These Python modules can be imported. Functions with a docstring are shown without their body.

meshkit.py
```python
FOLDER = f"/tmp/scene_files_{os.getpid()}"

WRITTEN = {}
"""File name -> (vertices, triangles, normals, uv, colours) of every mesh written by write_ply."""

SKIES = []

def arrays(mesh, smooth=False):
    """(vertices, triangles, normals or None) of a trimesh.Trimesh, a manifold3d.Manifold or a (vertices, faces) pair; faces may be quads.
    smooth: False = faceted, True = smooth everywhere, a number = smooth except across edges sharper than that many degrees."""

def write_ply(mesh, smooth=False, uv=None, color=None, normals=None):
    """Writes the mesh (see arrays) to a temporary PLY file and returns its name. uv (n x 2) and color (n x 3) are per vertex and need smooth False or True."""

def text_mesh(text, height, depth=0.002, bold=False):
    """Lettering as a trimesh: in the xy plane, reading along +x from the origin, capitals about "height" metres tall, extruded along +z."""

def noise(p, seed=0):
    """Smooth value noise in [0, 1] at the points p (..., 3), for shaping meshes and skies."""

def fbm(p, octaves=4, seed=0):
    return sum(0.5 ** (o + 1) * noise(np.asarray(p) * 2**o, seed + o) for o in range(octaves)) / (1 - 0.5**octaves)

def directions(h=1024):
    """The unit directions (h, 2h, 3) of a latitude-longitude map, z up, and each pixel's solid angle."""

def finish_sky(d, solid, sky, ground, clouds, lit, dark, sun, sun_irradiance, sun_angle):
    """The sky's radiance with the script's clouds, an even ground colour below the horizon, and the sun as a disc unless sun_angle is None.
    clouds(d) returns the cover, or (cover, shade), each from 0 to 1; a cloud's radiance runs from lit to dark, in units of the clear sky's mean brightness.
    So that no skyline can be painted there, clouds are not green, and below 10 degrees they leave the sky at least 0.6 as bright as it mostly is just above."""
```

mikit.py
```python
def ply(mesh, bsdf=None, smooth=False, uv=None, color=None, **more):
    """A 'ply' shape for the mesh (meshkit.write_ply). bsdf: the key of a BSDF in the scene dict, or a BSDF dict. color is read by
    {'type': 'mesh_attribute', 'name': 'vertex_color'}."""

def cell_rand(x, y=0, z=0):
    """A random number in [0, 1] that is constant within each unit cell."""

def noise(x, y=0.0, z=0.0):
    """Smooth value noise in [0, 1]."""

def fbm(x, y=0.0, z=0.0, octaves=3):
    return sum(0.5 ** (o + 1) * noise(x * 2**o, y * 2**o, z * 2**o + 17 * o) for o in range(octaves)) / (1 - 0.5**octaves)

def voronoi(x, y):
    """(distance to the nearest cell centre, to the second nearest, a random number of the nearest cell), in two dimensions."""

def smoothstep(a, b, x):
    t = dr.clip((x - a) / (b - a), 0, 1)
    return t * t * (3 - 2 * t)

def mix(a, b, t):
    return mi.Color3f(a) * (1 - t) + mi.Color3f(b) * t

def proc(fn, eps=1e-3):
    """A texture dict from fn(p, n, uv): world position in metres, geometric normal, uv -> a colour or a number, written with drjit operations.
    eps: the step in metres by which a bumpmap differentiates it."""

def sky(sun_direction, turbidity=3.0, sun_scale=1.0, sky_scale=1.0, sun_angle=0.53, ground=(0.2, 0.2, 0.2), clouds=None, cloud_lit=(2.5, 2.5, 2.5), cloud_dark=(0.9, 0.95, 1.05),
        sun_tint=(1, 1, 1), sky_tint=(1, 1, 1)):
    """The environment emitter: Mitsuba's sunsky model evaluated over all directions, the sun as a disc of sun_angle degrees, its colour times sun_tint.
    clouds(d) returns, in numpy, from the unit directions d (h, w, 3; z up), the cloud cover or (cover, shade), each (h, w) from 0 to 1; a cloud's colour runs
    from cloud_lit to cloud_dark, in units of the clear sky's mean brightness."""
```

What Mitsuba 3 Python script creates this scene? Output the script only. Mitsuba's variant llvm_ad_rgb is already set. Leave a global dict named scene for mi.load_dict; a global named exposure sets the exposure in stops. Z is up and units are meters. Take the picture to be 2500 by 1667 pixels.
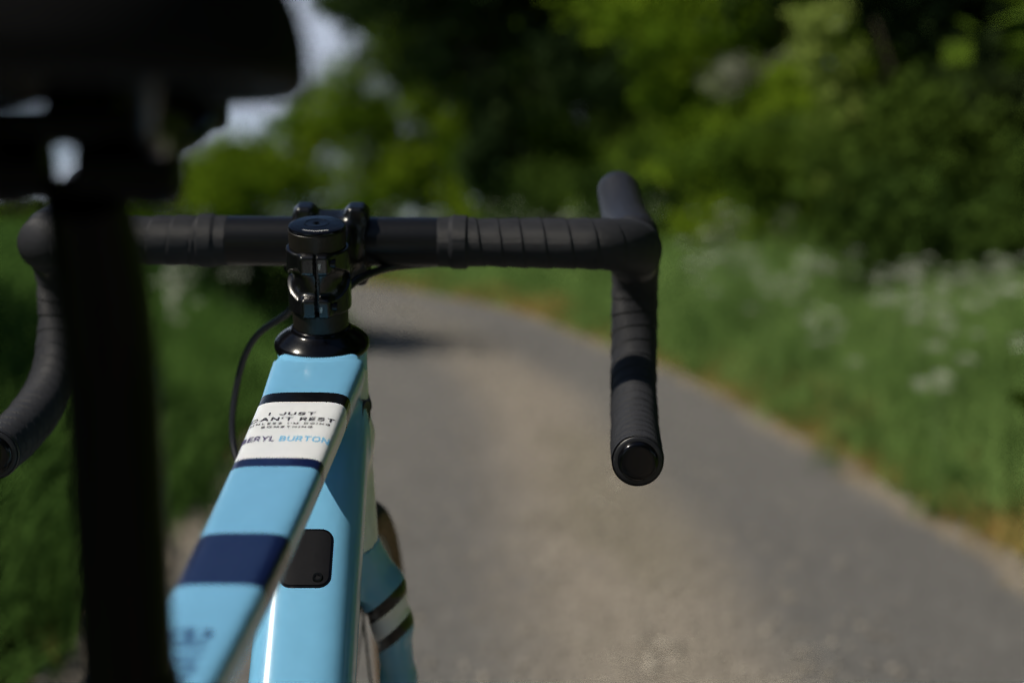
import math, numpy as np, trimesh, manifold3d, mitsuba as mi, drjit as dr
import mikit, meshkit
from mikit import noise, fbm, smoothstep, mix, proc
from scipy.interpolate import PchipInterpolator, CubicSpline
from scipy.spatial import cKDTree

T = mi.ScalarTransform4f
scene, labels = {}, {}
PI = math.pi

# ------------------------------------------------------------------ camera, sky, exposure
CAM = np.array([0.116, 0.0, 0.89])              # y runs forward along the lane, x to the right, the bicycle stands in the plane x = 0
PITCH = math.radians(4.024)
fwd = np.array([0, math.cos(PITCH), -math.sin(PITCH)])
scene['camera'] = dict(type='thinlens', fov=2 * math.degrees(math.atan(1250 / 4300)), fov_axis='x', aperture_radius=0.0060, focus_distance=0.97,
                       near_clip=0.02, far_clip=2000.0, to_world=T().look_at(origin=CAM.tolist(), target=(CAM + fwd).tolist(), up=[0, 0, 1]))


def clouds(d):
    c = meshkit.fbm(np.stack([d[..., 0] / (d[..., 2] + .25) * 1.6, d[..., 1] / (d[..., 2] + .25) * 1.6, d[..., 2] * 0], -1), 5, 3)
    low = .75 * np.exp(-np.maximum(d[..., 2], 0) / .16)          # more cloud towards the horizon, all round
    return np.clip((c - .5) * 3.0 + low, 0, .85), np.clip((c - .6) * 2, 0, 1)


scene['sky_light'] = mikit.sky((-0.82, -0.33, 1.0), turbidity=3, sky_scale=.56, clouds=clouds, cloud_lit=(3.9, 4.35, 5.2), sun_tint=(.90, 1.0, 1.13))
exposure = 1.6


# ------------------------------------------------------------------ materials
def rgb(*c):
    return {'type': 'rgb', 'value': [float(x) for x in c]}


def principled(key, color, rough=.5, **kw):
    scene[key] = {'type': 'twosided', 'bsdf': {'type': 'principled', 'base_color': color if isinstance(color, dict) else rgb(*color), 'roughness': float(rough), **kw}}


def c3(*c):
    return mi.Color3f(*c)


BLUE, NAVY, BLACK, WHITE = (.18, .47, .74), (.003, .010, .060), (.0015, .0015, .003), (.85, .88, .91)


def sel(m, a, b):
    return mi.Color3f(*[dr.select(m, x, y) for x, y in zip(a, b)])


def dusty(c, p):
    """faint road dust and a few pale specks"""
    film = fbm(p.x * 70, p.y * 40, p.z * 70, 3)
    speck = smoothstep(.90, .97, noise(p.x * 900, p.y * 900, p.z * 900)) * smoothstep(.5, .8, noise(p.x * 60, p.y * 60, p.z * 60))
    return mix(c * (.95 + .08 * film), c3(.42, .40, .36), dr.clip(.012 * film + .16 * speck, 0, 1))


def frame_paint(p, n, uv):
    t = p.y + .12 * (p.z - .77)
    c = c3(*BLUE)
    for a, b, col in ((.9668, .9843, BLACK), (.8673, .9668, WHITE), (.8535, .8673, NAVY), (.6844, .7520, NAVY)):
        c = sel((t > a) & (t < b), c3(*col), c)
    sep = .715 + (p.y - .95) * .58
    c = sel(p.z < sep, c3(*BLUE), c)
    axis = 1.048 + (.887 - p.z) * .3346
    head = (p.y > axis - .021 - .25 * dr.maximum(p.z - .76, 0)) & (p.z < .797)
    c = sel(head, c3(*WHITE), c)
    return dusty(c, p)


def fork_paint(p, n, uv):
    q = p.z - .9 * (dr.abs(p.x) - .0375)
    c = c3(*BLUE)
    for a, b, col in ((.637, .648, BLACK), (.621, .637, WHITE), (.611, .621, BLACK)):
        c = sel((q > a) & (q < b), c3(*col), c)
    return dusty(c, p)


def tyre_color(p, n, uv):
    # uv.x is the distance from the tread's centre line over the tyre's section (0 tread, 1 bead)
    wear = fbm(p.x * 300, p.y * 120, p.z * 120, 2)
    tan = mix((.12, .075, .04), (.17, .11, .06), wear)
    blk = mix((.012, .012, .012), (.035, .033, .03), wear)
    return mix(blk, tan, smoothstep(.36, .40, uv.x))


for key, fn in (('mat_frame_paint', frame_paint), ('mat_fork_paint', fork_paint)):      # lacquer over paint
    scene[key] = {'type': 'twosided', 'bsdf': {'type': 'roughplastic', 'distribution': 'ggx', 'alpha': .035, 'int_ior': 1.5, 'diffuse_reflectance': proc(fn), 'nonlinear': False}}
principled('mat_print_black', (.008, .008, .018), .3, clearcoat=1.0, clearcoat_gloss=.95)
principled('mat_print_purple', (.030, .012, .10), .3, clearcoat=1.0, clearcoat_gloss=.95)
principled('mat_print_blue', (.16, .45, .72), .3, clearcoat=1.0, clearcoat_gloss=.95)
principled('mat_print_dark_blue', (.006, .025, .11), .35, clearcoat=1.0, clearcoat_gloss=.9)
principled('mat_print_white', (.55, .55, .55), .4)
principled('mat_stem', (.003, .003, .004), .26, specular=.6)
principled('mat_gloss_black', (.002, .002, .003), .16, specular=.36)
principled('mat_satin_black', proc(lambda p, n, uv: mix((.004, .0045, .006), (.008, .008, .009), fbm(p.x * 900, p.y * 900, p.z * 900, 2))), .32, specular=.35)
principled('mat_spacer', (.010, .0085, .007), .42, specular=.4)
principled('mat_rubber', proc(lambda p, n, uv: mix((.012, .013, .017), (.020, .020, .025), fbm(p.x * 500, p.y * 500, p.z * 500, 2))), .42, specular=.5)
principled('mat_saddle', (.003, .003, .004), .6, specular=.12)
principled('mat_post', (.0012, .0012, .0015), .3, specular=.1)
principled('mat_cable', (.010, .011, .016), .35, specular=.5)
principled('mat_hatch', proc(lambda p, n, uv: mix((.004, .0042, .006), (.012, .012, .015), fbm(p.x * 1500, p.y * 1500, p.z * 1500, 3))), .5, specular=.1)
scene['mat_bolt'] = {'type': 'twosided', 'bsdf': {'type': 'roughconductor', 'material': 'Cr', 'alpha': .18, 'specular_reflectance': rgb(.8, .8, .8)}}
principled('mat_dark_bolt', (.02, .02, .022), .25, metallic=.9)
principled('mat_tyre', proc(tyre_color), .8, specular=.2)
principled('mat_rim', (.010, .010, .011), .4)


def tape_color(p, n, uv):
    return mix((.017, .0180, .022), (.036, .0375, .044), .5 + .5 * dr.sin((uv.x + .55 * uv.y) * (2 * PI / .00125))) * (.85 + .3 * fbm(p.x * 160, p.y * 160, p.z * 160, 2))


scene['mat_tape'] = {'type': 'twosided', 'bsdf': {'type': 'bumpmap', 'scale': 1.0,
                     'arbitrary': proc(lambda p, n, uv: .00012 * dr.sin((uv.x + .55 * uv.y) * (2 * PI / .00125)) + .0003 * fbm(p.x * 220, p.y * 220, p.z * 220, 2), 1.2e-4),
                     'bsdf': {'type': 'principled', 'base_color': proc(tape_color), 'roughness': .5, 'specular': .18}}}


def asphalt(p, n, uv):
    # uv.x runs from -1 (left edge) to 1 (right edge), uv.y along the lane in metres
    a = uv.x
    big = fbm(p.x * .9, p.y * .35, 3.3, 3)
    mid = fbm(p.x * 6, p.y * 3, 1.2, 3)
    fine = noise(p.x * 85, p.y * 85, 0)
    c = mix((.118, .118, .118), (.180, .175, .168), .6 * big + .4 * mid)
    c = c * (.72 + .56 * fine)
    w = a - .07 - .12 * (big - .5)
    gravel = smoothstep(.36, .05, dr.abs(w)) * smoothstep(15, 8, p.y) * smoothstep(.25, .6, .55 * mid + .75 * noise(p.x * 22, p.y * 16, 4) * .6 + .25)
    c = mix(c, mix((.235, .205, .168), (.36, .32, .27), fine), dr.clip(gravel, 0, 1) * .8)
    edge = smoothstep(.86, .93, dr.abs(a) + .05 * (mid - .5))
    c = mix(c, mix((.24, .205, .165), (.31, .27, .22), fine), edge * .8)
    moss = smoothstep(.55, .75, fbm(p.x * 2.2, p.y * .8, 7.7, 3)) * smoothstep(.35, 0, dr.abs(w))
    return mix(c, c3(.12, .115, .07), moss * .35)


def soil(p, n, uv):
    a = fbm(p.x * .7, p.y * .7, 2.0, 4)
    b = fbm(p.x * 9, p.y * 9, 5.0, 3)
    c = mix((.075, .130, .026), (.125, .200, .042), a)
    return mix(c, c3(.085, .062, .035), smoothstep(.5, .8, b) * .5)


scene['mat_asphalt'] = {'type': 'diffuse', 'reflectance': proc(asphalt)}
scene['mat_soil'] = {'type': 'diffuse', 'reflectance': proc(soil)}
scene['mat_pebble'] = {'type': 'diffuse', 'reflectance': proc(lambda p, n, uv: mix((.20, .185, .16), (.50, .46, .40), noise(p.x * 31, p.y * 31, 0)))}


def leafy(key, lo, hi, scale=1.3, trans=.55, rough=.5):
    def fn(p, n, uv):
        return mix(lo, hi, smoothstep(.3, .7, .75 * fbm(p.x * scale, p.y * scale, p.z * scale, 3) + .25 * noise(p.x * 37, p.y * 37, p.z * 37)))
    scene[key] = {'type': 'principledthin', 'base_color': proc(fn), 'roughness': rough, 'diff_trans': trans, 'spec_trans': 0.0, 'eta': 1.2}


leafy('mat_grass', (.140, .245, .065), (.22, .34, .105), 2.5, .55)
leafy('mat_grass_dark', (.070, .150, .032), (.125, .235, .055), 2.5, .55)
leafy('mat_straw', (.30, .20, .065), (.40, .31, .11), 3, .5)
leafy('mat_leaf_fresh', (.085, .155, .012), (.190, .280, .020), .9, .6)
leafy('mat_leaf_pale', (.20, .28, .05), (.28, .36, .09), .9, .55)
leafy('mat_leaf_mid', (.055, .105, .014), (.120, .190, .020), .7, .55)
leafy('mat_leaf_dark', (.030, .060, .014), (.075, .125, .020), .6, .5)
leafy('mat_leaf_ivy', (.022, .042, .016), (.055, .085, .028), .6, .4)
leafy('mat_blossom', (.30, .32, .24), (.42, .44, .34), 9, .5)
leafy('mat_petal', (.66, .70, .60), (.76, .79, .72), 20, .6)
leafy('mat_parsley_leaf', (.06, .125, .03), (.09, .17, .045), 4, .7)
principled('mat_stalk', (.10, .17, .05), .6)


def bark(p, n, uv):
    return mix((.030, .024, .017), (.10, .088, .065), fbm(p.x * 9, p.y * 9, p.z * 2.2, 4))


scene['mat_bark'] = {'type': 'diffuse', 'reflectance': proc(bark)}


# ------------------------------------------------------------------ helpers
def numbered(key):
    if key not in scene and not any(k.startswith(key + '__') for k in scene):
        return key
    i = 1
    while f'{key}_{i:03d}' in scene or any(k.startswith(f'{key}_{i:03d}__') for k in scene):
        i += 1
    return f'{key}_{i:03d}'


def put(key, mesh, mat, smooth=False, uv=None, **kw):
    key = numbered(key)
    scene[key] = mikit.ply(mesh, mat, smooth, uv=uv, **kw)
    return key


def put_n(key, v, f, n, mat, uv=None):
    """a mesh with its own normals"""
    key = numbered(key)
    scene[key] = {'type': 'ply', 'filename': meshkit.write_ply((v, f), False, uv, None, normals=n), 'face_normals': False, 'bsdf': {'type': 'ref', 'id': mat}}
    return key


def tag(key, label=None, category=None, group=None, kind=None):
    labels[key] = {k: v for k, v in dict(label=label, category=category, group=group, kind=kind).items() if v}


def frames(P):
    P = np.asarray(P, float)
    t = np.gradient(P, axis=0)
    t /= np.linalg.norm(t, axis=1, keepdims=True)
    a = np.cross(t[0], [0, 0, 1.0] if abs(t[0, 2]) < .9 else [0, 1.0, 0])
    A = []
    for k in range(len(P)):
        a = a - t[k] * (a @ t[k])
        a /= np.linalg.norm(a)
        A.append(a)
    A = np.array(A)
    return t, A, np.cross(t, A)


def smooth_path(P, step):
    P = np.asarray(P, float)
    s = np.concatenate([[0], np.cumsum(np.linalg.norm(np.diff(P, axis=0), axis=1))])
    L = np.linspace(0, s[-1], max(4, int(s[-1] / step)))
    return np.stack([PchipInterpolator(s, P[:, k])(L) for k in range(3)], 1) if len(P) > 2 else P[0] + (P[1] - P[0]) * (L / s[-1])[:, None]


def spline_path(P, step):
    P = np.asarray(P, float)
    s = np.concatenate([[0], np.cumsum(np.linalg.norm(np.diff(P, axis=0), axis=1))])
    L = np.linspace(0, s[-1], max(4, int(s[-1] / step)))
    return CubicSpline(s, P, axis=0)(L)


def tube(P, r, sides=20, cap=True, sec=None):
    """a swept tube; r a number or one per point, sec(theta, i) an optional factor on the radius"""
    P = np.asarray(P, float)
    t, A, B = frames(P)
    n = len(P)
    r = np.broadcast_to(np.asarray(r, float), (n,))
    th = np.arange(sides) * 2 * PI / sides
    R = r[:, None] * (np.ones((n, sides)) if sec is None else sec(th[None, :], np.arange(n)[:, None]))
    V = P[:, None] + R[..., None] * (np.cos(th)[None, :, None] * A[:, None] + np.sin(th)[None, :, None] * B[:, None])
    i, j = np.meshgrid(np.arange(n - 1), np.arange(sides), indexing='ij')
    j2 = (j + 1) % sides
    q = np.stack([i * sides + j, i * sides + j2, (i + 1) * sides + j2, (i + 1) * sides + j], -1).reshape(-1, 4)
    F = np.vstack([q[:, [0, 1, 2]], q[:, [0, 2, 3]]])
    V = V.reshape(-1, 3)
    if cap:
        k = np.arange(sides)
        F = np.vstack([F, np.stack([np.full(sides, n * sides), (k + 1) % sides, k], 1), np.stack([np.full(sides, n * sides + 1), (n - 1) * sides + k, (n - 1) * sides + (k + 1) % sides], 1)])
        V = np.vstack([V, P[:1], P[-1:]])
    return V, F


def join(parts):
    V, F, at = [], [], 0
    for v, f in parts:
        V.append(v); F.append(np.asarray(f) + at); at += len(v)
    return np.vstack(V), np.vstack(F)


def tm(m):
    return np.array(m.vertices), np.array(m.faces)


def rbox(hx, hy, hz, r=.002, seg=10):
    s = manifold3d.Manifold.sphere(r, seg)
    m = manifold3d.Manifold.batch_hull([s.translate([a * (hx - r), b * (hy - r), c * (hz - r)]) for a in (-1, 1) for b in (-1, 1) for c in (-1, 1)]).to_mesh()
    return np.array(m.vert_properties[:, :3], float), np.array(m.tri_verts)


def hull_chain(P, r, seg=28):
    S = [manifold3d.Manifold.sphere(q, seg).translate(list(map(float, p))) for p, q in zip(P, r)]
    m = manifold3d.Manifold.batch_boolean([manifold3d.Manifold.batch_hull([a, b]) for a, b in zip(S[:-1], S[1:])], manifold3d.OpType.Add).to_mesh()
    return np.array(m.vert_properties[:, :3], float), np.array(m.tri_verts)


def lathe(profile, O, axis, seg=64):
    """profile of (radius, distance along the axis) pairs, turned about the axis through O"""
    axis = np.asarray(axis, float) / np.linalg.norm(axis)
    a = np.cross(axis, [1.0, 0, 0] if abs(axis[0]) < .9 else [0, 1.0, 0]); a /= np.linalg.norm(a)
    b = np.cross(axis, a)
    th = np.arange(seg) * 2 * PI / seg
    ring = np.cos(th)[:, None] * a + np.sin(th)[:, None] * b
    V = np.concatenate([np.asarray(O) + axis * h + max(r, 1e-6) * ring for r, h in profile])
    n = len(profile)
    i, j = np.meshgrid(np.arange(n - 1), np.arange(seg), indexing='ij')
    j2 = (j + 1) % seg
    q = np.stack([i * seg + j, i * seg + j2, (i + 1) * seg + j2, (i + 1) * seg + j], -1).reshape(-1, 4)
    return V, np.vstack([q[:, [0, 1, 2]], q[:, [0, 2, 3]]])


def nets(f, lo, hi, h):
    """surface nets of the zero level of f on a grid; the vertices are moved onto the surface, normals from the gradient"""
    ax = [np.arange(a, b + h, h) for a, b in zip(lo, hi)]
    n = [len(a) for a in ax]
    G = np.stack(np.meshgrid(*ax, indexing='ij'), -1)
    val = f(G.reshape(-1, 3)).reshape(n)
    ins = val < 0
    c = [k - 1 for k in n]
    acc, cnt = np.zeros(c + [3]), np.zeros(c)
    cor = [(0, 0, 0), (1, 0, 0), (0, 1, 0), (1, 1, 0), (0, 0, 1), (1, 0, 1), (0, 1, 1), (1, 1, 1)]
    sl = lambda A, o: A[o[0]:o[0] + c[0], o[1]:o[1] + c[1], o[2]:o[2] + c[2]]
    for a in range(8):
        for b in range(a + 1, 8):
            if sum(abs(np.subtract(cor[a], cor[b]))) == 1:
                va, vb = sl(val, cor[a]), sl(val, cor[b])
                m = (va < 0) != (vb < 0)
                t = np.where(m, va / np.where(m, va - vb, 1), 0)
                acc += m[..., None] * (np.array(cor[a]) + t[..., None] * (np.array(cor[b]) - np.array(cor[a])))
                cnt += m
    act = cnt > 0
    idx = np.full(c, -1); idx[act] = np.arange(act.sum())
    V = (np.argwhere(act) + acc[act] / cnt[act][:, None]) * h + np.asarray(lo)
    F = []
    for d in range(3):
        u, w = [k for k in range(3) if k != d]
        e = [slice(None)] * 3
        A = ins[tuple(slice(0, -1) if k == d else slice(1, -1) for k in range(3))]
        B = ins[tuple(slice(1, None) if k == d else slice(1, -1) for k in range(3))]
        P = np.argwhere(A != B); flip = A[A != B]
        P[:, u] += 1; P[:, w] += 1
        q = []
        for du, dw in ((-1, -1), (0, -1), (0, 0), (-1, 0)):
            Q = P.copy(); Q[:, u] += du; Q[:, w] += dw
            q.append(idx[Q[:, 0], Q[:, 1], Q[:, 2]])
        q = np.stack(q, 1)
        if d == 1: flip = ~flip
        q[~flip] = q[~flip][:, ::-1]
        F.append(q)
    F = np.vstack(F)
    e = 1e-4

    def grad(X):
        return np.stack([(f(X + e * np.eye(3)[k]) - f(X - e * np.eye(3)[k])) / (2 * e) for k in range(3)], 1)
    for _ in range(2):
        g = grad(V)
        d = -f(V)[:, None] * g / np.maximum((g * g).sum(1, keepdims=True), .05)
        V = V + np.clip(d, -h * .7, h * .7)
    g = grad(V)
    N = g / np.maximum(np.linalg.norm(g, axis=1, keepdims=True), 1e-9)
    return V, np.vstack([F[:, [0, 1, 2]], F[:, [0, 2, 3]]]), N


def smin(a, b, k):
    h = np.maximum(k - np.abs(a - b), 0) / k
    return np.minimum(a, b) - h * h * k * .25


def sd_box(p, c, h, r):
    q = np.abs(p - np.asarray(c)) - (np.asarray(h) - r)
    return np.linalg.norm(np.maximum(q, 0), axis=1) + np.minimum(q.max(1), 0) - r


def sd_super(p, A, B, a0, a1, b0, b1, n):
    """tube from A to B lying in the plane x = const, half widths a (along x) and b (across)"""
    A, B = np.asarray(A, float), np.asarray(B, float)
    d = B - A; L = np.linalg.norm(d); d /= L
    q = p - A
    t = q @ d
    w = np.cross(d, [1.0, 0, 0])
    k = np.clip(t / L, 0, 1)
    a, b = a0 + (a1 - a0) * k, b0 + (b1 - b0) * k
    s = ((np.abs(q[:, 0]) / a) ** n + (np.abs(q @ w) / b) ** n) ** (1 / n)
    return np.maximum((s - 1) * np.minimum(a, b), np.abs(t - L / 2) - L / 2)


# ------------------------------------------------------------------ the bicycle: frame
BIKE = 'road_bicycle'
tag(BIKE, 'light blue road bicycle with navy and white bands and black drop handlebar', 'bicycle')
PHI = math.radians(18.5)
O = np.array([0, 1.048, .887])
ES, EF = np.array([0, math.sin(PHI), -math.cos(PHI)]), np.array([0, math.cos(PHI), math.sin(PHI)])


def steer_pt(s, f=0., x=0.):
    return O + ES * s + EF * f + np.array([x, 0, 0])


def z_top(y):
    t = y - .683
    return .745 + .115 * t + .145 * t * t


BB = np.array([0, .640, .272])


def tube_half(y):
    return .0184 + (y - .683) * .0233


def f_top(p):
    y = np.clip(p[:, 1], .5, 1.08)
    a = tube_half(y) + np.interp(y, [.99, 1.04], [0, .0008])
    b = np.interp(y, [.53, .7, .9, 1.0], [.0060, .0065, .0075, .0095])
    v = (p[:, 2] - (z_top(y) - b)) * .985
    n = np.where(v > 0, 4.2, 2.1)
    b = np.where(v > 0, b, np.interp(y, [.53, .7, .9, 1.0], [.021, .021, .023, .026]))
    s = ((np.abs(p[:, 0]) / a) ** n + (np.abs(v) / b) ** n) ** (1 / n)
    return np.maximum((s - 1) * np.minimum(a, np.maximum(b, .010)), np.maximum(p[:, 1] - 1.052, .53 - p[:, 1]))


def f_head(p):
    q = p - O
    s, f = q @ ES, q @ EF
    r = np.interp(s, [.079, .09, .13, .18, .213], [.0274, .0272, .0274, .0292, .0303])
    return np.maximum(np.hypot(q[:, 0], f) - r, np.abs(s - .146) - .067)


def f_down(p):
    return sd_super(p, BB, [0, 1.075, .763], .030, .0285, .024, .027, 3.2)


def f_seat(p):
    return sd_super(p, BB, [0, .5315, .725], .017, .0155, .019, .017, 2.3)


def f_frame(p):
    d = smin(f_top(p), f_head(p), .009)
    d = smin(d, f_down(p), .014)
    return smin(d, f_seat(p), .010)


V, F, N = nets(f_frame, (-.040, .48, .24), (.040, 1.135, .83), .0024)
C = V[F].mean(1)
own = np.argmin(np.stack([f_top(C), f_head(C), f_down(C), f_seat(C)]), 0)
for k, nm in enumerate(('top_tube', 'head_tube', 'down_tube', 'seat_tube')):
    used, inv = np.unique(F[own == k], return_inverse=True)
    put_n(f'{BIKE}__{nm}', V[used], inv.reshape(-1, 3), N[used], 'mat_frame_paint')


# lettering on the top tube, laid onto the tube's own surface
def drape(mesh, lift):
    v, f = trimesh.remesh.subdivide_to_size(mesh.vertices, mesh.faces, .0016)
    flat = v.copy(); flat[:, 2] = 0
    q = np.column_stack([flat[:, 0], flat[:, 1], z_top(flat[:, 1])])
    lim = tube_half(q[:, 1]) * .985
    q[:, 0] = np.clip(q[:, 0], -lim, lim)
    for _ in range(14):                                  # straight down or up onto the surface
        e = 2e-5
        d = f_frame(q)
        g = (f_frame(q + [0, 0, e]) - d) / e
        q[:, 2] -= np.clip(d / np.where(np.abs(g) < .15, .15, g), -.003, .003)
    g = np.stack([(f_frame(q + 1e-4 * np.eye(3)[k]) - f_frame(q - 1e-4 * np.eye(3)[k])) / 2e-4 for k in range(3)], 1)
    return q + g / np.linalg.norm(g, axis=1, keepdims=True) * (lift + v[:, 2:3] * .2), f


def flat_text(txt, bold=False):
    m = meshkit.text_mesh(txt, 1.0, .0005, bold)
    b = m.bounds
    m.apply_translation([-b[0, 0], -b[0, 1] if False else 0, 0])
    return m


def line_text(name, txt, x0, x1, y0, y1, mat, bold=True):
    m = flat_text(txt, bold)
    w = m.bounds[1, 0]
    m.apply_scale([(x1 - x0) / w, y1 - y0, .0003 / .0005])
    m.apply_translation([x0, y0, 0])
    v, f = drape(m, .00012)
    put(f'{BIKE}__top_tube__{name}', (v, f), mat, 30)


def spaced(name, txt, x0, x1, y0, y1, mat, bold=True, gap=.28, space=.55):
    """widely spaced capitals"""
    parts, at = [], 0.
    for ch in txt:
        if ch == ' ':
            at += space; continue
        m = flat_text(ch, bold)
        if ch == 'I':
            m = trimesh.creation.box([.19 if bold else .13, 1.0, .0005]); m.apply_translation([.095, .5, .00025])
        m.apply_translation([at, 0, 0]); at += m.bounds[1, 0] - m.bounds[0, 0] + gap
        parts.append(m)
    m = trimesh.util.concatenate(parts)
    w = at - gap
    m.apply_scale([(x1 - x0) / w, y1 - y0, 1.0])
    m.apply_translation([x0, y0, 0])
    v, f = drape(m, .00012)
    put(f'{BIKE}__top_tube__{name}', (v, f), mat, 30)


spaced('quote_lettering', 'I JUST', -.0148, .0103, .9402, .9448, 'mat_print_black', True, .22, .75)
spaced('quote_lettering', "CAN'T REST", -.0236, .0215, .9303, .9358, 'mat_print_black', True, .22, .55)
spaced('quote_lettering', "UNLESS I'M DOING", -.0224, .0199, .9238, .9265, 'mat_print_black', True, .42, .75)
spaced('quote_lettering', 'SOMETHING', -.0157, .0113, .9176, .9205, 'mat_print_black', True, .42, .75)
spaced('name_lettering', 'BERYL', -.0232, -.0059, .8950, .9030, 'mat_print_purple', True, .16)
spaced('name_lettering', 'BURTON', -.0034, .0220, .8950, .9030, 'mat_print_blue', True, .16)
m = flat_text('Madone', False)                            # runs forward along the tube, tops of the letters to the left
w = m.bounds[1, 0]
m.apply_scale([.0212, .0212, 1.0])
v = m.vertices.copy()
m.vertices = np.column_stack([.0072 - v[:, 1], v[:, 0] + .6356 - w * .0212, v[:, 2]])
q = trimesh.Trimesh(*drape(m, .00012), process=False)
put(f'{BIKE}__top_tube__model_lettering', q, 'mat_print_dark_blue', 30)

# cable port on the right of the head tube
pc = np.array([.0270, 1.062, .7720]); pn = np.array([.93, -.32, -.05]); pn /= np.linalg.norm(pn)
ring = lathe([(.0001, .0006), (.0040, .0006), (.0056, .0012), (.0060, .0004), (.0060, -.003)], [0, 0, 0], pn, 40)[0]
port_v, port_f = lathe([(.0001, .0006), (.0040, .0006), (.0056, .0012), (.0060, .0004), (.0060, -.003)], [0, 0, 0], pn, 40)
port_v[:, 2] *= 1.35
put(f'{BIKE}__head_tube__cable_port', (port_v + pc, port_f), 'mat_rubber', 40)

# black hatch cover let into the upper side of the down tube
DD = np.array([0, 1.075, .763]) - BB; DD /= np.linalg.norm(DD)
DN = np.cross([1.0, 0, 0], DD); DN = DN if DN[2] > 0 else -DN
from shapely import Point, box
hc = BB + DD * ((np.array([0, .9925, .7]) - BB) @ DD - .0078)


def on_down(u, v):
    """point of the down tube's upper surface, u along x, v along the tube"""
    q = hc + np.outer(u, [1.0, 0, 0]) + np.outer(v, DD) + DN * .027
    for _ in range(8):
        d = f_frame(q)
        q = q - DN * np.clip(d, -.004, .004)[:, None]
    return q


def plate(outline, lift0, lift1, hole=None, size=.003):
    g = outline if hole is None else outline.difference(hole)
    m = trimesh.creation.extrude_polygon(g, 1.0, engine='earcut')
    v, f = trimesh.remesh.subdivide_to_size(m.vertices * [1, 1, .002], m.faces, size)
    h = v[:, 2] / .002
    q = on_down(v[:, 0], v[:, 1]) + DN * (lift0 + (lift1 - lift0) * h)[:, None]
    return q, f


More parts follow.
